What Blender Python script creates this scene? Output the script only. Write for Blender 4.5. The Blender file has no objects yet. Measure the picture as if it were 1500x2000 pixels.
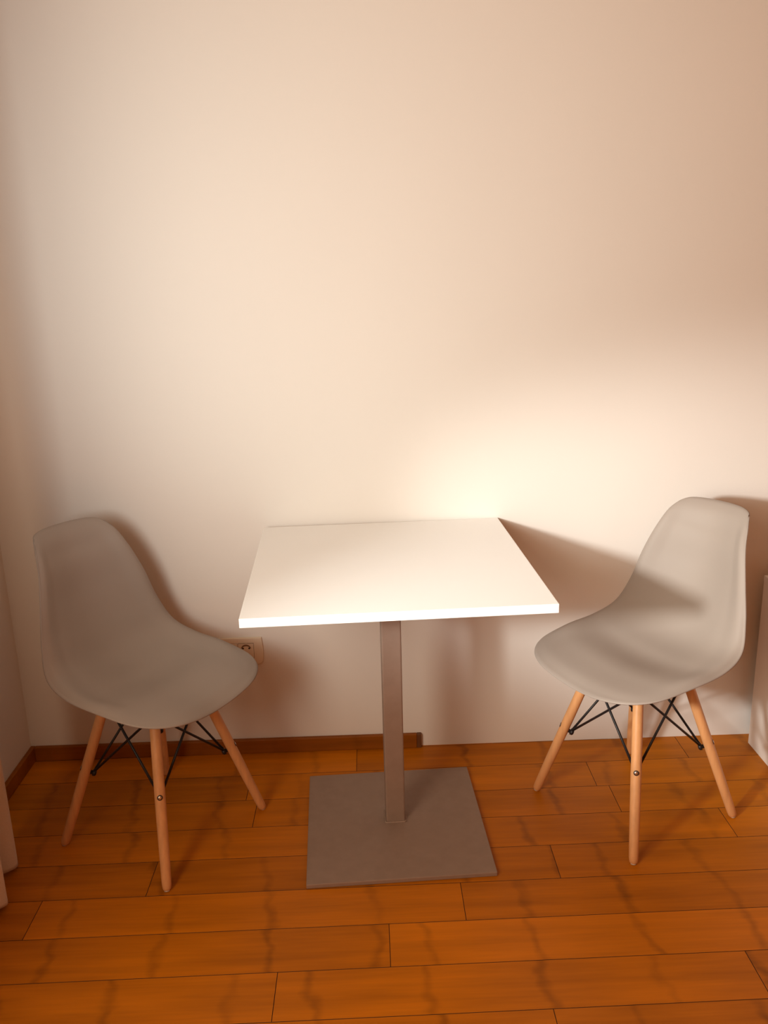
import bpy, bmesh, math, random
from mathutils import Vector, Matrix

scene = bpy.context.scene
COL = scene.collection
random.seed(7)
PI = math.pi

# ------------------------------------------------------------------ camera
cam_data = bpy.data.cameras.new('camera')
cam = bpy.data.objects.new('camera', cam_data)
COL.objects.link(cam)
ax_r = Vector((0.999397, -0.02316, -0.025888))
ax_d = Vector((-0.031067, -0.262592, -0.964407))
ax_f = Vector((0.015538, 0.964629, -0.263153))
cam_loc = Vector((-0.03902, -2.36231, 1.41087))
cam.matrix_world = Matrix(((ax_r.x, -ax_d.x, -ax_f.x, cam_loc.x),
                           (ax_r.y, -ax_d.y, -ax_f.y, cam_loc.y),
                           (ax_r.z, -ax_d.z, -ax_f.z, cam_loc.z),
                           (0, 0, 0, 1)))
cam_data.sensor_fit = 'VERTICAL'
cam_data.sensor_height = 32.0
cam_data.sensor_width = 24.0
cam_data.lens = 1641.82 / 2000 * 32.0
cam_data.clip_start = 0.05
scene.camera = cam

# ------------------------------------------------------------------ world, lights, exposure
W = bpy.data.worlds.new('room_ambient')
scene.world = W
W.use_nodes = True
wbg = W.node_tree.nodes['Background']
wbg.inputs['Color'].default_value = (1.0, 0.75, 0.5, 1)
wbg.inputs['Strength'].default_value = 0.16

def light(name, kind, loc, aim, energy, color, **kw):
    d = bpy.data.lights.new(name, kind)
    d.energy = energy
    d.color = color
    for k, v in kw.items():
        setattr(d, k, v)
    o = bpy.data.objects.new(name, d)
    COL.objects.link(o)
    o.location = loc
    o.rotation_euler = (Vector(aim) - Vector(loc)).to_track_quat('-Z', 'Y').to_euler()
    return o

# soft daylight from the window in the left wall: glow through the sheer, and the opening itself
light('window_glow', 'SPOT', (-0.80, -1.80, 1.25), (-0.05, 0.0, 1.6), 89, (0.93, 1.0, 0.95),
      spot_size=math.radians(95), spot_blend=1.0, shadow_soft_size=0.28)
light('window_daylight', 'AREA', (-1.09, -2.45, 1.5), (1.0, -2.3, 1.2), 46, (1.0, 0.79, 0.56),
      shape='RECTANGLE', size=1.3, size_y=1.5)
# low bright light from outside, slanting in through the window past the edge of the drape
sun = light('low_sunlight', 'SPOT', (-1.35, -2.10, 1.35), (1.62, 0.0, 0.43), 350, (0.98, 1.0, 0.95),
            spot_size=math.radians(30), spot_blend=0.95, shadow_soft_size=0.10)
sun.scale = (1.6, 1.0, 1.0)          # cone stretched sideways to shape a low, wide patch of light

vs = scene.view_settings
vs.view_transform = 'Standard'
vs.look = 'None'
vs.exposure = 0.0
vs.gamma = 1.0
vs.use_curve_mapping = False

# ------------------------------------------------------------------ helpers
def put(name, mesh, mat=None, parent=None, kind=None):
    o = bpy.data.objects.new(name, mesh)
    COL.objects.link(o)
    if mat is not None:
        for m in (mat if isinstance(mat, (list, tuple)) else [mat]):
            mesh.materials.append(m)
    if parent is not None:
        o.parent = parent
    if kind:
        o['kind'] = kind
    return o

def bm_obj(name, bm, mat=None, parent=None, smooth=False, kind=None):
    me = bpy.data.meshes.new(name)
    bm.normal_update()
    bm.to_mesh(me)
    bm.free()
    if smooth:
        for p in me.polygons:
            p.use_smooth = True
    return put(name, me, mat, parent, kind)

def thing(name, label, cat, loc=(0, 0, 0), rz=0.0, group=None):
    o = bpy.data.objects.new(name, None)
    COL.objects.link(o)
    o.empty_display_size = 0.1
    o.location = loc
    o.rotation_euler = (0, 0, rz)
    o['label'] = label
    o['category'] = cat
    if group:
        o['group'] = group
    return o

def add_box(bm, lo, hi, bevel=0.0, seg=2, mat=0):
    c = [(a + b) / 2 for a, b in zip(lo, hi)]
    s = [b - a for a, b in zip(lo, hi)]
    r = bmesh.ops.create_cube(bm, size=1.0)
    for v in r['verts']:
        v.co = Vector((c[0] + v.co.x * s[0], c[1] + v.co.y * s[1], c[2] + v.co.z * s[2]))
    fs = {f for v in r['verts'] for f in v.link_faces}
    for f in fs:
        f.material_index = mat
    if bevel > 0:
        es = list({e for v in r['verts'] for e in v.link_edges})
        bmesh.ops.bevel(bm, geom=es, offset=bevel, segments=seg, profile=0.5, affect='EDGES')
    return bm

def frame_of(d):
    d = d.normalized()
    a = Vector((0, 0, 1)) if abs(d.z) < 0.95 else Vector((1, 0, 0))
    x = d.cross(a).normalized()
    return x, d.cross(x).normalized()

def add_tube(bm, pts, radii, n=12, mat=0, cap=True):
    pts = [Vector(p) for p in pts]
    if not hasattr(radii, '__len__'):
        radii = [radii] * len(pts)
    rings = []
    for i, p in enumerate(pts):
        d = (pts[min(i + 1, len(pts) - 1)] - pts[max(i - 1, 0)])
        x, y = frame_of(d)
        rings.append([bm.verts.new(p + (x * math.cos(2 * PI * k / n) + y * math.sin(2 * PI * k / n)) * radii[i]) for k in range(n)])
    fs = []
    for a, b in zip(rings[:-1], rings[1:]):
        for k in range(n):
            fs.append(bm.faces.new((a[k], a[(k + 1) % n], b[(k + 1) % n], b[k])))
    if cap:
        fs.append(bm.faces.new(rings[0][::-1]))
        fs.append(bm.faces.new(rings[-1]))
    for f in fs:
        f.material_index = mat
        f.smooth = True
    bmesh.ops.recalc_face_normals(bm, faces=fs)
    return bm

# ------------------------------------------------------------------ materials
def new_mat(name, color, rough=0.5, metal=0.0, spec=0.5):
    m = bpy.data.materials.new(name)
    m.use_nodes = True
    b = m.node_tree.nodes['Principled BSDF']
    b.inputs['Base Color'].default_value = (*color, 1)
    b.inputs['Roughness'].default_value = rough
    b.inputs['Metallic'].default_value = metal
    b.inputs['Specular IOR Level'].default_value = spec
    return m, m.node_tree, b

def N(nt, t, **kw):
    n = nt.nodes.new(t)
    for k, v in kw.items():
        setattr(n, k, v)
    return n

def noise_variation(nt, b, color, scale, amount, stretch=(1, 1, 1), detail=4.0, bump=0.0, bump_scale=None, bump_dist=0.001):
    tc = N(nt, 'ShaderNodeTexCoord')
    mp = N(nt, 'ShaderNodeMapping')
    mp.inputs['Scale'].default_value = stretch
    nz = N(nt, 'ShaderNodeTexNoise')
    nz.inputs['Scale'].default_value = scale
    nz.inputs['Detail'].default_value = detail
    rp = N(nt, 'ShaderNodeValToRGB')
    lo = [c * (1 - amount) for c in color]
    hi = [min(1, c * (1 + amount)) for c in color]
    rp.color_ramp.elements[0].position = 0.3
    rp.color_ramp.elements[1].position = 0.7
    rp.color_ramp.elements[0].color = (*lo, 1)
    rp.color_ramp.elements[1].color = (*hi, 1)
    nt.links.new(tc.outputs['Object'], mp.inputs['Vector'])
    nt.links.new(mp.outputs['Vector'], nz.inputs['Vector'])
    nt.links.new(nz.outputs['Fac'], rp.inputs['Fac'])
    nt.links.new(rp.outputs['Color'], b.inputs['Base Color'])
    if bump > 0:
        n2 = N(nt, 'ShaderNodeTexNoise')
        n2.inputs['Scale'].default_value = bump_scale or scale * 4
        n2.inputs['Detail'].default_value = 3.0
        bp = N(nt, 'ShaderNodeBump')
        bp.inputs['Strength'].default_value = bump
        bp.inputs['Distance'].default_value = bump_dist
        nt.links.new(mp.outputs['Vector'], n2.inputs['Vector'])
        nt.links.new(n2.outputs['Fac'], bp.inputs['Height'])
        nt.links.new(bp.outputs['Normal'], b.inputs['Normal'])

M_wall, nt, b = new_mat('white_plaster', (0.80, 0.75, 0.70), 0.9, spec=0.1)
noise_variation(nt, b, (0.80, 0.75, 0.70), 1.4, 0.012, bump=0.25, bump_scale=160, bump_dist=0.0006)

M_ceil, nt, b = new_mat('ceiling_bounce_paint', (0.75, 0.58, 0.44), 0.9, spec=0.1)  # warm tone put on the unseen ceiling to tint the bounce

M_white, nt, b = new_mat('white_laminate', (0.93, 0.935, 0.925), 0.42, spec=0.4)
noise_variation(nt, b, (0.93, 0.935, 0.925), 3, 0.01)

M_edge, nt, b = new_mat('white_edge_band', (0.93, 0.935, 0.925), 0.5, spec=0.4)

M_steel, nt, b = new_mat('grey_powder_coat', (0.31, 0.225, 0.18), 0.48, metal=0.15, spec=0.5)
noise_variation(nt, b, (0.31, 0.225, 0.18), 40, 0.05, bump=0.2, bump_scale=900, bump_dist=0.0003)

M_shell, nt, b = new_mat('grey_polypropylene', (0.35, 0.298, 0.262), 0.60, spec=0.32)
noise_variation(nt, b, (0.35, 0.298, 0.262), 6, 0.015, bump=0.12, bump_scale=1400, bump_dist=0.0002)

M_beech, nt, b = new_mat('beech_dowel', (0.66, 0.325, 0.135), 0.45, spec=0.4)
noise_variation(nt, b, (0.66, 0.325, 0.135), 90, 0.10, stretch=(1, 1, 0.06), detail=5)

M_black, nt, b = new_mat('black_wire', (0.012, 0.009, 0.009), 0.45, spec=0.4)
M_ring, nt, b = new_mat('dark_bolt_recess', (0.05, 0.035, 0.028), 0.5, metal=0.6)
M_chrome, nt, b = new_mat('bolt_steel', (0.75, 0.70, 0.64), 0.22, metal=1.0)
M_foot, nt, b = new_mat('clear_glide', (0.55, 0.45, 0.36), 0.3)

M_plate, nt, b = new_mat('ivory_plastic', (0.78, 0.66, 0.52), 0.38, spec=0.45)
M_hole, nt, b = new_mat('contact_hole', (0.01, 0.008, 0.006), 0.7)
M_gap, nt, b = new_mat('module_gap', (0.08, 0.05, 0.035), 0.8)

M_cab, nt, b = new_mat('white_melamine', (0.80, 0.74, 0.68), 0.5, spec=0.35)
noise_variation(nt, b, (0.80, 0.74, 0.68), 5, 0.015)

M_cloth, nt, b = new_mat('drape_cloth', (0.74, 0.64, 0.56), 0.95, spec=0.05)
noise_variation(nt, b, (0.74, 0.64, 0.56), 300, 0.04)
M_frame, nt, b = new_mat('window_paint', (0.8, 0.78, 0.74), 0.4)
M_glass, nt, b = new_mat('window_glass', (1, 1, 1), 0.02)
tr = N(nt, 'ShaderNodeBsdfTransparent')
gl = N(nt, 'ShaderNodeBsdfGlossy')
gl.inputs['Roughness'].default_value = 0.02
mx = N(nt, 'ShaderNodeMixShader')
mx.inputs['Fac'].default_value = 0.05
nt.links.new(tr.outputs[0], mx.inputs[1])
nt.links.new(gl.outputs[0], mx.inputs[2])
nt.links.new(mx.outputs[0], nt.nodes['Material Output'].inputs['Surface'])

def bamboo(name, base, use_attr):
    """Carbonised bamboo boards: per-board tone, fine streaks along the board, a dark slanted node every ~24 cm."""
    m, nt, b = new_mat(name, base, 0.45, spec=0.22)
    L = nt.links.new
    tc = N(nt, 'ShaderNodeTexCoord')
    sep = N(nt, 'ShaderNodeSeparateXYZ')
    L(tc.outputs['Object'], sep.inputs['Vector'])
    if use_attr:
        at = N(nt, 'ShaderNodeAttribute', attribute_name='board')
        asep = N(nt, 'ShaderNodeSeparateColor')
        L(at.outputs['Color'], asep.inputs['Color'])
        r1, r2 = asep.outputs['Red'], asep.outputs['Green']
    else:
        v = N(nt, 'ShaderNodeValue'); v.outputs[0].default_value = 0.45
        r1 = r2 = v.outputs[0]
    def math_(op, a, bb=None, c=None):
        n = N(nt, 'ShaderNodeMath', operation=op)
        for i, q in enumerate((a, bb, c)):
            if q is None:
                continue
            if isinstance(q, (int, float)):
                n.inputs[i].default_value = q
            else:
                L(q, n.inputs[i])
        return n.outputs[0]
    off = math_('MULTIPLY', r2, 37.0)
    cx = N(nt, 'ShaderNodeCombineXYZ')
    L(math_('ADD', sep.outputs['X'], off), cx.inputs['X'])
    L(math_('ADD', sep.outputs['Y'], off), cx.inputs['Y'])
    L(math_('ADD', sep.outputs['Z'], off), cx.inputs['Z'])
    def stretched(sx, sy, scale, detail):
        mp = N(nt, 'ShaderNodeMapping')
        mp.inputs['Scale'].default_value = (sx, sy, sy)
        L(cx.outputs[0], mp.inputs['Vector'])
        nz = N(nt, 'ShaderNodeTexNoise')
        nz.inputs['Scale'].default_value = scale
        nz.inputs['Detail'].default_value = detail
        L(mp.outputs[0], nz.inputs['Vector'])
        return nz.outputs['Fac']
    streak = stretched(0.05, 1.0, 150.0, 3.0)
    band = stretched(0.10, 1.0, 24.0, 3.0)
    blotch = stretched(0.5, 1.0, 7.0, 2.0)
    # nodes
    wob = stretched(1.0, 1.3, 11.0, 3.0)
    xs = math_('ADD', sep.outputs['X'], math_('MULTIPLY', math_('SUBTRACT', wob, 0.5), 0.075))
    xs = math_('ADD', xs, math_('MULTIPLY', sep.outputs['Y'], 0.10))
    ph = math_('FRACT', math_('ADD', math_('DIVIDE', xs, 0.243), math_('MULTIPLY', r2, 11.0)))
    dist = math_('ABSOLUTE', math_('SUBTRACT', ph, 0.5))
    mr = N(nt, 'ShaderNodeMapRange', interpolation_type='SMOOTHSTEP')
    L(dist, mr.inputs['Value'])
    mr.inputs['From Min'].default_value = 0.0
    mr.inputs['From Max'].default_value = 0.075
    mr.inputs['To Min'].default_value = 1.0
    mr.inputs['To Max'].default_value = 0.0
    strength = stretched(1.0, 0.6, 9.0, 3.0)
    node = math_('MULTIPLY', mr.outputs[0], math_('MULTIPLY', math_('POWER', strength, 1.5), 0.62))
    if not use_attr:
        node = math_('MULTIPLY', node, 0.3)
    val = math_('ADD', math_('MULTIPLY', math_('SUBTRACT', streak, 0.5), 0.30),
                math_('MULTIPLY', math_('SUBTRACT', band, 0.5), 0.80))
    val = math_('ADD', val, math_('MULTIPLY', math_('SUBTRACT', blotch, 0.5), 0.22))
    val = math_('ADD', val, math_('MULTIPLY', math_('SUBTRACT', r1, 0.5), 0.26))
    val = math_('ADD', val, 1.0)
    val = math_('SUBTRACT', val, node)
    sc = N(nt, 'ShaderNodeVectorMath', operation='SCALE')
    sc.inputs[0].default_value = base
    L(val, sc.inputs['Scale'])
    L(sc.outputs[0], b.inputs['Base Color'])
    bp = N(nt, 'ShaderNodeBump')
    bp.inputs['Strength'].default_value = 0.06
    bp.inputs['Distance'].default_value = 0.0005
    L(streak, bp.inputs['Height'])
    L(bp.outputs[0], b.inputs['Normal'])
    return m

FLOOR_BASE = (0.50, 0.152, 0.0020)
M_floor = bamboo('bamboo_boards', FLOOR_BASE, True)
M_seam, nt, b = new_mat('board_seam', (0.030, 0.010, 0.004), 0.8)
M_skirt = bamboo('bamboo_skirting', (0.29, 0.085, 0.006), False)

# ------------------------------------------------------------------ room shell
XL, XR, YR, H = -1.121, 2.30, -3.70, 2.70

# floor: boards with fine bevelled seams, one object
PW, PL, TILT = 0.1255, 1.006, 0.0085
joints = {4: 0.396, 5: 0.150, 6: -0.027, 7: -0.268, 8: 0.295, 3: -0.120, 2: 0.62, 1: -0.42, 0: 0.90, 9: -0.60}
me = bpy.data.meshes.new('floor')
verts, faces, mats, attr = [], [], [], []
def quad_box(x0, x1, y0, y1, tone):
    g, d = 0.0008, 0.0015
    def P(x, y, z):
        verts.append((x, y + TILT * x, z)); return len(verts) - 1
    o = [P(x0 + g, y0 + g, 0), P(x1 - g, y0 + g, 0), P(x1 - g, y1 - g, 0), P(x0 + g, y1 - g, 0)]
    u = [P(x0, y0, -d), P(x1, y0, -d), P(x1, y1, -d), P(x0, y1, -d)]
    faces.append(o); mats.append(0); attr.append(tone)
    for k in range(4):
        faces.append((u[k], u[(k + 1) % 4], o[(k + 1) % 4], o[k])); mats.append(1); attr.append(tone)
for r in range(-1, 31):
    y1 = -0.0065 - PW * r
    y0 = y1 - PW
    j = joints.get(r, random.uniform(0, 1))
    x = j - PL * math.ceil((j - XL + 0.1) / PL)
    while x < XR + 0.1:
        quad_box(x, x + PL, y0, y1, (random.random(), random.random(), random.random(), 1))
        x += PL
me.from_pydata(verts, [], faces)
ca = me.color_attributes.new('board', 'FLOAT_COLOR', 'CORNER')
for p, t in zip(me.polygons, attr):
    p.material_index = mats[p.index]
    for li in p.loop_indices:
        ca.data[li].color = t
floor = put('floor', me, [M_floor, M_seam], kind='structure')

def wall_box(name, lo, hi, mat=M_wall):
    return bm_obj(name, add_box(bmesh.new(), lo, hi), mat, kind='structure')

wall_box('wall_back', (XL - 0.2, 0.0, -0.05), (XR + 0.2, 0.15, H))
M_warm, nt, b = new_mat('warm_bounce_paint', (0.45, 0.25, 0.15), 0.9, spec=0.1)  # colour given to the unseen walls so their bounced light is warm
wall_box('wall_right', (XR, YR, -0.05), (XR + 0.15, 0.0, H), M_warm)
wall_box('wall_rear', (XL - 0.2, YR - 0.15, -0.05), (XR + 0.15, YR, H), M_warm)
wall_box('ceiling', (XL - 0.2, YR, H), (XR + 0.2, 0.15, H + 0.1), M_ceil)

# left wall with the window opening
WY0, WY1, WZ0, WZ1 = -3.10, -0.95, 0.60, 2.30
bm = bmesh.new()
add_box(bm, (XL - 0.18, WY1, -0.05), (XL, 0.0, H))
add_box(bm, (XL - 0.18, YR, -0.05), (XL, WY0, H))
add_box(bm, (XL - 0.18, WY0, -0.05), (XL, WY1, WZ0))
add_box(bm, (XL - 0.18, WY0, WZ1), (XL, WY1, H))
bm_obj('wall_left', bm, M_wall, kind='structure')

win = bpy.data.objects.new('window_1', None)
COL.objects.link(win)
win.location = (XL - 0.09, (WY0 + WY1) / 2, WZ0)
win['kind'] = 'structure'
hw, hh = (WY1 - WY0) / 2, WZ1 - WZ0
bm = bmesh.new()
fr = 0.055
add_box(bm, (-0.03, -hw, 0), (0.03, -hw + fr, hh), 0.004)
add_box(bm, (-0.03, hw - fr, 0), (0.03, hw, hh), 0.004)
add_box(bm, (-0.03, -hw + fr, 0), (0.03, hw - fr, fr), 0.004)
add_box(bm, (-0.03, -hw + fr, hh - fr), (0.03, hw - fr, hh), 0.004)
bm_obj('window_frame', bm, M_frame, win)
bm_obj('window_pane', add_box(bmesh.new(), (-0.004, -hw + fr, fr), (0.004, hw - fr, hh - fr)), M_glass, win)

# skirting: back wall from the left corner to its sawn end, and along the left wall
SK_H, SK_T = 0.047, 0.014
def skirting(name, pts):
    """profile swept between two floor points, room side to the right hand of travel"""
    bm = bmesh.new()
    (x0, y0), (x1, y1) = pts
    add_box(bm, (min(x0, x1), min(y0, y1), 0), (max(x0, x1), max(y0, y1), SK_H), 0.0025, 2)
    return bm_obj(name, bm, M_skirt, kind='structure')
skirting('baseboard_back', ((XL + SK_T, -SK_T), (0.083, 0.0)))
skirting('baseboard_left', ((XL, -3.6), (XL + SK_T, 0.0)))
M_endgrain, nt, b = new_mat('sawn_end_bamboo', (0.13, 0.045, 0.010), 0.6)
bm_obj('trim_1', add_box(bmesh.new(), (0.083, -SK_T, 0), (0.0965, 0.0, SK_H), 0.0015), M_endgrain, kind='structure')

# ------------------------------------------------------------------ pedestal table
tab = thing('pedestal_table', 'square white table on a grey square column and flat steel base plate', 'table',
            (0.0, -0.39162, 0.0))
A_TOP, A_BASE = 0.03842, 0.04283
def rotz(o, a, loc=(0, 0, 0)):
    o.rotation_euler = (0, 0, a); o.location = loc
    return o
TT = 0.021
tw, td = 0.680, 0.6877
bm = bmesh.new()
add_box(bm, (-tw / 2, -td / 2, 0.74 - TT), (tw / 2, td / 2, 0.74), 0.0012, 2)
top = bm_obj('tabletop', bm, M_white, tab)
rotz(top, A_TOP, (0.0039, -0.36167 + 0.39162, 0))
PT = 0.012
bm = add_box(bmesh.new(), (-0.2337, -0.2337, 0), (0.2337, 0.2337, PT), 0.002, 2)
base = rotz(bm_obj('base_plate', bm, M_steel, tab), A_BASE)
cxo, cyo = 0.0017, 0.0150
bm = add_box(bmesh.new(), (cxo - 0.0255, cyo - 0.0255, PT - 0.002), (cxo + 0.0255, cyo + 0.0255, 0.74 - TT - 0.006), 0.004, 3)
col = rotz(bm_obj('column', bm, M_steel, tab, smooth=False), A_BASE)
bm = add_box(bmesh.new(), (cxo - 0.12, cyo - 0.12, 0.74 - TT - 0.007), (cxo + 0.12, cyo + 0.12, 0.74 - TT), 0.001)
rotz(bm_obj('mounting_plate', bm, M_steel, tab), A_BASE)
# weld fillet round the foot of the column
bm = bmesh.new()
h = 0.027
loop = [(-h, -h), (h, -h), (h, h), (-h, h)]
for i in range(4):
    a, c = loop[i], loop[(i + 1) % 4]
    n = 14
    pts, rad = [], []
    for k in range(n + 1):
        t = k / n
        pts.append((cxo + a[0] + (c[0] - a[0]) * t, cyo + a[1] + (c[1] - a[1]) * t, PT + 0.0005))
        rad.append(0.0028 + 0.0007 * math.sin(k * 2.6 + i))
    add_tube(bm, pts, rad, 8)
rotz(bm_obj('weld_bead', bm, M_steel, tab), A_BASE)

# ------------------------------------------------------------------ moulded shell chair
RIM = [(0.0, 0.2256, 0.4113), (0.1307, 0.227, 0.4309), (0.2044, 0.1677, 0.446), (0.2253, 0.0522, 0.4612),
       (0.2251, -0.0537, 0.472), (0.2137, -0.1264, 0.5027), (0.1922, -0.1595, 0.5723), (0.1701, -0.176, 0.6582),
       (0.1429, -0.2005, 0.7399), (0.1216, -0.2317, 0.7928), (0.0881, -0.2675, 0.8161), (0.0, -0.2981, 0.8153)]

def catmull_closed(K, n):
    out = []
    m = len(K)
    for i in range(m):
        a, b_, c, d = (Vector(K[(i + q) % m]) for q in (-1, 0, 1, 2))
        for k in range(n):
            t = k / n
            out.append(0.5 * ((2 * b_) + (c - a) * t + (2 * a - 5 * b_ + 4 * c - d) * t * t + (3 * b_ - a - 3 * c + d) * t ** 3))
    return out

def resample(pts, ts):
    L = [0.0]
    for a, b_ in zip(pts[:-1], pts[1:]):
        L.append(L[-1] + (b_ - a).length)
    out = []
    for t in ts:
        s = t * L[-1]
        i = 0
        while i < len(L) - 2 and L[i + 1] < s:
            i += 1
        f = (s - L[i]) / max(1e-9, L[i + 1] - L[i])
        out.append(pts[i].lerp(pts[i + 1], min(1, max(0, f))))
    return out

def smoothstep(a, b_, x):
    t = min(1, max(0, (x - a) / (b_ - a)))
    return t * t * (3 - 2 * t)

def interp(tab_, x):
    for (x0, y0), (x1, y1) in zip(tab_[:-1], tab_[1:]):
        if x <= x1:
            t = (x - x0) / (x1 - x0)
            t = t * t * (3 - 2 * t)
            return y0 + (y1 - y0) * t
    return tab_[-1][1]

BULGE = [(0.0, 0.0), (0.06, -0.010), (0.15, -0.008), (0.36, 0.018), (0.52, 0.038), (0.70, 0.042), (0.88, 0.018), (0.955, 0.002), (1.0, 0.0)]

def shell_mesh():
    ns = 16
    ctrl = RIM + [(-x, y, z) for x, y, z in RIM[1:-1][::-1]]
    C = catmull_closed(ctrl, ns)
    m = len(C)
    iF, iB = 2 * ns, int(9.6 * ns)          # right front corner, right top corner
    right = C[iF:iB + 1]
    back = C[iB:m - iB + 1]                  # right -> left over the top
    left = [Vector((-p.x, p.y, p.z)) for p in right]
    front = [Vector((-p.x, p.y, p.z)) for p in C[0:iF + 1]][::-1] + C[1:iF + 1]   # left -> right
    back = back[::-1]                        # left -> right
    NU, NV = 44, 64
    us = [0.5 - 0.5 * math.cos(PI * (0.12 + 0.76 * k / NU)) for k in range(NU + 1)]
    u0, u1 = us[0], us[-1]
    us = [(u - u0) / (u1 - u0) for u in us]
    vs_ = [k / NV for k in range(NV + 1)]
    Fr, Bk = resample(front, us), resample(back, us)
    Lf, Rt = resample(left, vs_), resample(right, vs_)
    grid = []
    for j, v in enumerate(vs_):
        # bulge direction: normal of the centre profile, pointing below the seat / behind the back
        a = Rt[max(0, j - 4)]; b_ = Rt[min(NV, j + 4)]
        t = Vector((0, b_.y - a.y, b_.z - a.z)).normalized()
        nrm = Vector((0, -t.z, t.y))
        if nrm.z > 0 and v < 0.4: nrm = -nrm
        if nrm.y > 0 and v >= 0.4: nrm = -nrm
        # same sense everywhere: below and behind
        row = []
        for i, u in enumerate(us):
            P = (Fr[i] * (1 - v) + Bk[i] * v) + (Lf[j] * (1 - u) + Rt[j] * u)
            P -= (Fr[0] * (1 - u) * (1 - v) + Fr[-1] * u * (1 - v) + Bk[0] * (1 - u) * v + Bk[-1] * u * v)
            s = 2 * u - 1
            w = (1 - s * s)
            w = 0.45 * w + 0.55 * w ** 1.7
            P = P + nrm * interp(BULGE, v) * w
            # rolled flange along both sides: the outermost strip turns away from the sitter
            q = abs(s)
            fl = smoothstep(0.62, 0.88, q) * (1 - smoothstep(0.88, 1.0, q) ** 1.0)
            P = P - nrm * (0.0085 * fl * smoothstep(0.04, 0.25, v) * (1 - smoothstep(0.86, 1.0, v)))
            row.append(P)
        grid.append(row)
    return grid

def build_shell(name, parent):
    grid = shell_mesh()
    NVn, NUn = len(grid), len(grid[0])
    TH = 0.0052
    # smooth normals of the grid
    nor = [[None] * NUn for _ in range(NVn)]
    for j in range(NVn):
        for i in range(NUn):
            du = grid[j][min(i + 1, NUn - 1)] - grid[j][max(i - 1, 0)]
            dv = grid[min(j + 1, NVn - 1)][i] - grid[max(j - 1, 0)][i]
            nor[j][i] = du.cross(dv).normalized()      # points up / forward (sitting side)
    bm = bmesh.new()
    T = [[bm.verts.new(p) for p in row] for row in grid]
    B = [[bm.verts.new(grid[j][i] - nor[j][i] * TH) for i in range(NUn)] for j in range(NVn)]
    for j in range(NVn - 1):
        for i in range(NUn - 1):
            bm.faces.new((T[j][i], T[j][i + 1], T[j + 1][i + 1], T[j + 1][i]))
            bm.faces.new((B[j][i], B[j + 1][i], B[j + 1][i + 1], B[j][i + 1]))
    ring = [(0, i) for i in range(NUn)] + [(j, NUn - 1) for j in range(1, NVn)] + \
           [(NVn - 1, i) for i in range(NUn - 2, -1, -1)] + [(j, 0) for j in range(NVn - 2, 0, -1)]
    n = len(ring)
    # rounded rim
    mids = []
    for k, (j, i) in enumerate(ring):
        (ja, ia), (jb, ib) = ring[k - 1], ring[(k + 1) % n]
        tg = (grid[jb][ib] - grid[ja][ia]).normalized()
        out = tg.cross(nor[j][i]).normalized()
        mids.append(bm.verts.new(grid[j][i] - nor[j][i] * TH * 0.5 + out * TH * 0.4))
    for k in range(n):
        (j, i), (j2, i2) = ring[k], ring[(k + 1) % n]
        a, b_ = mids[k], mids[(k + 1) % n]
        bm.faces.new((T[j][i], a, b_, T[j2][i2]))
        bm.faces.new((a, B[j][i], B[j2][i2], b_))
    bmesh.ops.recalc_face_normals(bm, faces=bm.faces[:])
    return bm_obj(name, bm, M_shell, parent, smooth=True)

FX, FYF, FYB, TX, TY, TZ = 0.1875, 0.1793, -0.1884, 0.0834, 0.0844, 0.400
def leg_axis(sx, sy):
    foot = Vector((sx * FX, FYF if sy > 0 else FYB, 0.0))
    topp = Vector((sx * TX, sy * TY, TZ))
    return foot, topp
def leg_at(sx, sy, z):
    f, t = leg_axis(sx, sy)
    return f + (t - f) * (z / TZ)

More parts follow.
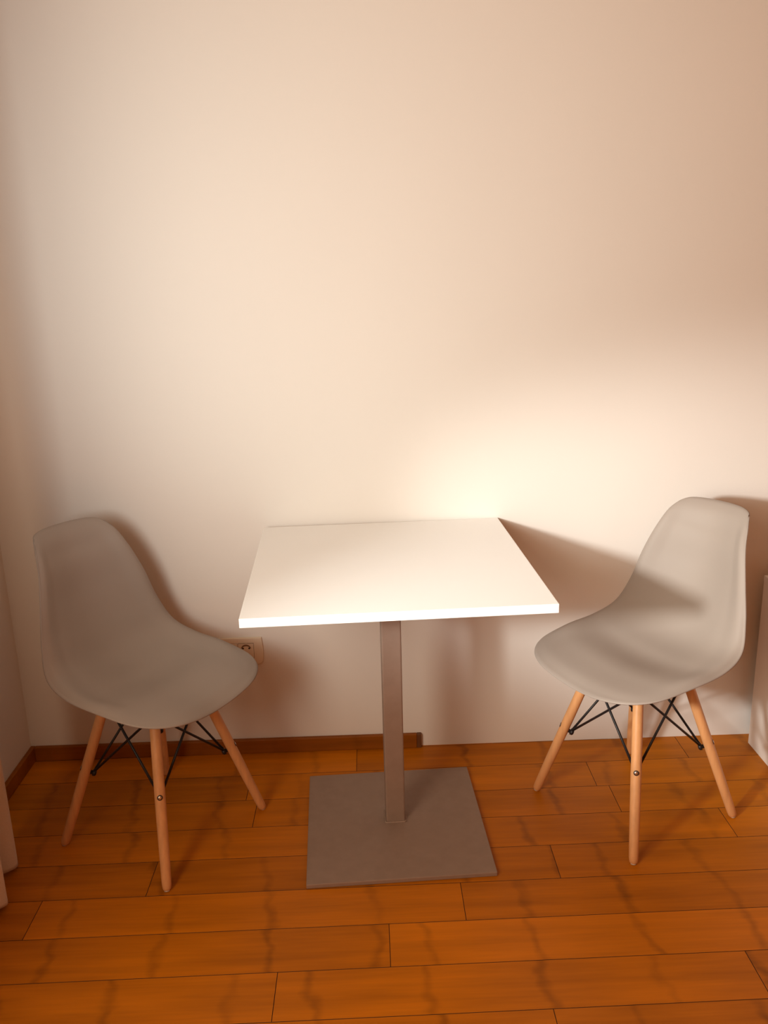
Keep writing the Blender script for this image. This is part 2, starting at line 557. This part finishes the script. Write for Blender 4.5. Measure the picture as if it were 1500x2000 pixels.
def make_chair(name, label, cat, group):
    root = thing(name, label, cat, group=group)
    build_shell('seat_shell', root)
    for sx in (1, -1):
        for sy in (1, -1):
            zs = [0.0025, 0.004, 0.008, 0.016, 0.03, 0.10, 0.20, 0.30, 0.372, 0.385, 0.390]
            rs = [0.0070, 0.0092, 0.0106, 0.0115, 0.0119, 0.0127, 0.0134, 0.0133, 0.0130, 0.0126, 0.011]
            bm = add_tube(bmesh.new(), [leg_at(sx, sy, z) for z in zs], rs, 24)
            leg = bm_obj('leg', bm, M_beech, root, smooth=True)
            bm = add_tube(bmesh.new(), [leg_at(sx, sy, z) for z in (0.0, 0.0028)], [0.0068, 0.0072], 16)
            bm_obj('foot_glide', bm, M_foot, leg)
            # through-bolt: recess ring and domed head on the outside, nut and cap inside
            f, t = leg_axis(sx, sy)
            ax = (t - f).normalized()
            out = Vector((sx, sy, 0)).normalized()
            out = (out - ax * out.dot(ax)).normalized()
            c = leg_at(sx, sy, 0.213)
            s0 = c + out * 0.0129
            bm = bmesh.new()
            add_tube(bm, [s0, s0 + out * 0.0007, s0 + out * 0.0010], [0.0068, 0.0068, 0.0060], 20, mat=0)
            add_tube(bm, [s0 + out * 0.0009, s0 + out * 0.0014, s0 + out * 0.0018], [0.0044, 0.0040, 0.0024], 16, mat=1)
            bm_obj('bolt', bm, [M_ring, M_chrome], leg)
            s1 = leg_at(sx, sy, 0.206) - out * 0.0125
            bm = bmesh.new()
            add_tube(bm, [s1, s1 - out * 0.006, s1 - out * 0.0062, s1 - out * 0.013, s1 - out * 0.0155],
                     [0.0052, 0.0052, 0.0088, 0.0084, 0.005], 16)
            bm_obj('nut', bm, M_black, leg)
            # two brace rods leave this leg and climb to the heads of the two neighbouring legs
            node = s1 - out * 0.008 + Vector((0, 0, 0.001))
            for (qx, qy) in ((-sx, sy), (sx, -sy)):
                tgt = leg_at(qx, qy, 0.378)
                side = (leg_at(sx, sy, 0.378) - tgt).normalized()
                inw = Vector((-qx, -qy, 0)).normalized()
                e1 = tgt + side * 0.022 + inw * 0.004
                e2 = tgt + side * 0.004 + inw * 0.004 + Vector((0, 0, 0.004))
                bm = add_tube(bmesh.new(), [node, node.lerp(e1, 0.5), e1, e2], 0.0033, 10)
                bm_obj('brace_rod', bm, M_black, root, smooth=True)
    # black cross plate that carries the shell, under the seat
    bm = bmesh.new()
    for sx in (1, -1):
        for sy in (1, -1):
            add_tube(bm, [leg_at(sx, sy, 0.386), leg_at(sx, sy, 0.386) * 0.55 + Vector((0, 0, 0.386 * 0.45))], 0.006, 8)
    add_box(bm, (-0.05, -0.05, 0.381), (0.05, 0.05, 0.390), 0.002)
    bm_obj('mounting_bracket', bm, M_black, root)
    return root

def dup(root, label):
    r = root.copy(); COL.objects.link(r)
    r['label'] = label
    for ch in list(root.children):
        c = ch.copy(); COL.objects.link(c); c.parent = r
        for g in ch.children:
            d = g.copy(); COL.objects.link(d); d.parent = c
    return r

GROUP = 'moulded chairs at the table'
chairA = make_chair('shell_chair', 'grey shell chair left of the table, in shade, hiding part of the wall socket', 'chair', GROUP)
chairB = dup(chairA, 'grey shell chair right of the table beside the white cabinet, backrest brightly lit')
for ch, (x, y, th) in ((chairA, (-0.6168, -0.3695, -0.5500)), (chairB, (0.6552, -0.3406, -2.6490))):
    ch.location = (x, y, 0.0)
    ch.rotation_euler = (0, 0, th - PI / 2)

# ------------------------------------------------------------------ wall socket
so = thing('wall_outlet', 'ivory wall socket plate low on the wall behind the left chair', 'electrical outlet', (-0.455, 0.0, 0.3445))
px0, px1, pz0, pz1 = -0.080, 0.073, -0.0435, 0.0435
outline = []
def arc(cx, cz, r, a0, a1, n=8):
    return [(cx + r * math.cos(a0 + (a1 - a0) * k / n), cz + r * math.sin(a0 + (a1 - a0) * k / n)) for k in range(n + 1)]
# bowed sides, small radius on top corners, larger ones below
outline += [(px0, pz1), (px1, pz1)]
outline += [(px1 + 0.0035 * math.sin(PI * t * 0.75), pz1 - (pz1 - pz0 - 0.016) * t) for t in [k / 10 for k in range(1, 11)]]
outline += arc(px1 - 0.0135, pz0 + 0.016, 0.016, 0, -PI / 2)
outline += [(-0.0035 - x, z) for x, z in [(q[0], q[1]) for q in []]]
outline += arc(px0 + 0.0135, pz0 + 0.016, 0.016, -PI / 2, -PI)
outline += [(px0 - 0.0035 * math.sin(PI * t * 0.75), pz1 - (pz1 - pz0 - 0.016) * t) for t in [k / 10 for k in range(9, 0, -1)]]
bm = bmesh.new()
fv = [bm.verts.new((x, -0.0078, z)) for x, z in outline]
f = bm.faces.new(fv)
r = bmesh.ops.extrude_face_region(bm, geom=[f])
for v in r['geom']:
    if isinstance(v, bmesh.types.BMVert):
        v.co.y = 0.0
bmesh.ops.recalc_face_normals(bm, faces=bm.faces[:])
front_edges = [e for e in bm.edges if all(abs(v.co.y + 0.0078) < 1e-6 for v in e.verts)]
bmesh.ops.bevel(bm, geom=front_edges, offset=0.0022, segments=3, profile=0.5, affect='EDGES')
bm_obj('cover_plate', bm, M_plate, so)

def module(cx, with_socket):
    """one 46 mm insert: square face with a round well and two contact holes"""
    hs, zc0, zc1 = 0.0228, -0.0215, 0.0262
    yf = -0.0092
    czw, rw = 0.0090, 0.0172
    bm = bmesh.new()
    add_box(bm, (cx - hs - 0.0007, -0.00795, zc0 - 0.0007), (cx + hs + 0.0007, -0.0070, zc1 + 0.0007), mat=1)
    if not with_socket:
        add_box(bm, (cx - hs, yf, zc0), (cx + hs, -0.007, zc1), 0.0008, 2)
        return bm_obj('blank_module', bm, [M_plate, M_gap], so)
    n = 48
    inner, outer, deep = [], [], []
    for k in range(n):
        a = 2 * PI * k / n
        ca_, sa = math.cos(a), math.sin(a)
        inner.append(bm.verts.new((cx + rw * ca_, yf, czw + rw * sa)))
        deep.append(bm.verts.new((cx + rw * ca_, yf + 0.0009 + 0.0, czw + rw * sa)))
        tx = (hs / abs(ca_)) if abs(ca_) > 1e-6 else 9
        tz = ((zc1 - czw) / sa) if sa > 1e-6 else (((czw - zc0) / -sa) if sa < -1e-6 else 9)
        t = min(tx, tz)
        outer.append(bm.verts.new((cx + t * ca_, yf, czw + t * sa)))
    for k in range(n):
        q = (k + 1) % n
        bm.faces.new((inner[k], inner[q], outer[q], outer[k]))
        bm.faces.new((deep[k], deep[q], inner[q], inner[k]))
    # sloping dish of the well: deep at the top, shallower at the bottom
    bot = [bm.verts.new((v.co.x, yf + 0.0007, v.co.z)) for v in deep]
    bm.faces.new(bot)
    o = bm_obj('socket_module', bm, [M_plate, M_gap], so)
    # dark crescent painting in the shadow under the upper rim of the well
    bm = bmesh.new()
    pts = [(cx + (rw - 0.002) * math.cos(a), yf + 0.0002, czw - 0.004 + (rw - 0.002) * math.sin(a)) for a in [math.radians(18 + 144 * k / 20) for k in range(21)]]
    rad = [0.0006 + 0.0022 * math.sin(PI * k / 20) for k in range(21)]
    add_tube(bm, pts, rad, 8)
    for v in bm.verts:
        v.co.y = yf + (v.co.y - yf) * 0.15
    g = bm_obj('well_rim_shade', bm, M_rim_shade, o)
    for s in (-1, 1):
        bm = add_tube(bmesh.new(), [(cx + s * 0.0094, yf + 0.0008, czw + 0.0015), (cx + s * 0.0094, yf - 0.0003, czw + 0.0015)], 0.0026, 14)
        bm_obj('contact_hole', bm, M_hole, o)
    return o
M_rim_shade, nt, b = new_mat('rim_shade_paint', (0.22, 0.12, 0.06), 0.6)
module(0.0258, True)
module(-0.0235, False)

# ------------------------------------------------------------------ white cabinet at the right edge
cabx, caby, cabw, cabd, cabh = 1.112, -0.052, 0.80, 0.42, 0.552
cb = thing('cabinet', 'low white cabinet against the wall at the right edge behind the right chair', 'cabinet', (cabx + cabw / 2, caby - cabd / 2, 0))
hx, hy = cabw / 2, cabd / 2
bm = bmesh.new()
add_box(bm, (-hx, -hy + 0.018, 0), (-hx + 0.018, hy, cabh - 0.018), 0.001)
add_box(bm, (hx - 0.018, -hy + 0.018, 0), (hx, hy, cabh - 0.018), 0.001)
add_box(bm, (-hx + 0.018, -hy + 0.018, 0.06), (hx - 0.018, hy, 0.078), 0.001)
add_box(bm, (-hx + 0.018, hy - 0.006, 0.06), (hx - 0.018, hy, cabh - 0.018))
add_box(bm, (-hx + 0.018, -hy + 0.05, 0.0), (hx - 0.018, -hy + 0.066, 0.06))
bm_obj('carcass', bm, M_cab, cb)
bm_obj('top_panel', add_box(bmesh.new(), (-hx - 0.001, -hy, cabh - 0.018), (hx + 0.001, hy, cabh), 0.001), M_cab, cb)
for s in (-1, 1):
    bm = add_box(bmesh.new(), (min(s * 0.002, s * (hx - 0.001)), -hy - 0.001, 0.062), (max(s * 0.002, s * (hx - 0.001)), -hy + 0.017, cabh - 0.020), 0.001)
    d = bm_obj('door', bm, M_cab, cb)
    bm = add_tube(bmesh.new(), [(s * 0.04, -hy - 0.001, 0.34), (s * 0.04, -hy - 0.026, 0.34), (s * 0.04, -hy - 0.026, 0.44), (s * 0.04, -hy - 0.001, 0.44)], 0.005, 10)
    bm_obj('handle', bm, M_chrome, d)

# ------------------------------------------------------------------ drape beside the window
crv = []
def drape_xy(t):
    """plan of the folds, t in metres of travel along the wall from the free edge (towards the camera)"""
    y = -0.488 - t
    x = -1.002 + 0.030 * math.sin(2 * PI * (t / 0.150) - 0.15) + 0.008 * math.sin(2 * PI * t / 0.31 + 1.0) + 0.050 * math.exp(-((t - 0.175) / 0.035) ** 2)
    return x, y
dr = thing('curtain', 'pale cloth curtain hanging to the floor at the left edge', 'curtain', (-1.0, -0.66, 0.0))
bm = bmesh.new()
nt_, nz_ = 210, 30
rows = []
for k in range(nz_ + 1):
    z = 0.012 + (2.42 - 0.012) * (k / nz_) ** 1.5
    row = []
    for i in range(nt_ + 1):
        t = -0.02 + 1.02 * i / nt_
        x, y = drape_xy(t)
        f_ = 1.0 + 0.10 * (1 - z / 2.42)
        x = -1.002 + (x + 1.002) * f_
        row.append(bm.verts.new((x + 1.0, y + 0.66, z + 0.006 * math.sin(9 * t) * (1 if k == 0 else 0))))
    rows.append(row)
for a, b_ in zip(rows[:-1], rows[1:]):
    for i in range(nt_):
        bm.faces.new((a[i], a[i + 1], b_[i + 1], b_[i]))
fab = bm_obj('fabric', bm, M_cloth, dr, smooth=True)
sm = fab.modifiers.new('thickness', 'SOLIDIFY'); sm.thickness = 0.0025
bm = add_tube(bmesh.new(), [(0, 0.20, 2.44), (0, -2.55, 2.44)], 0.011, 14)
bm_obj('rod', bm, M_chrome, dr)
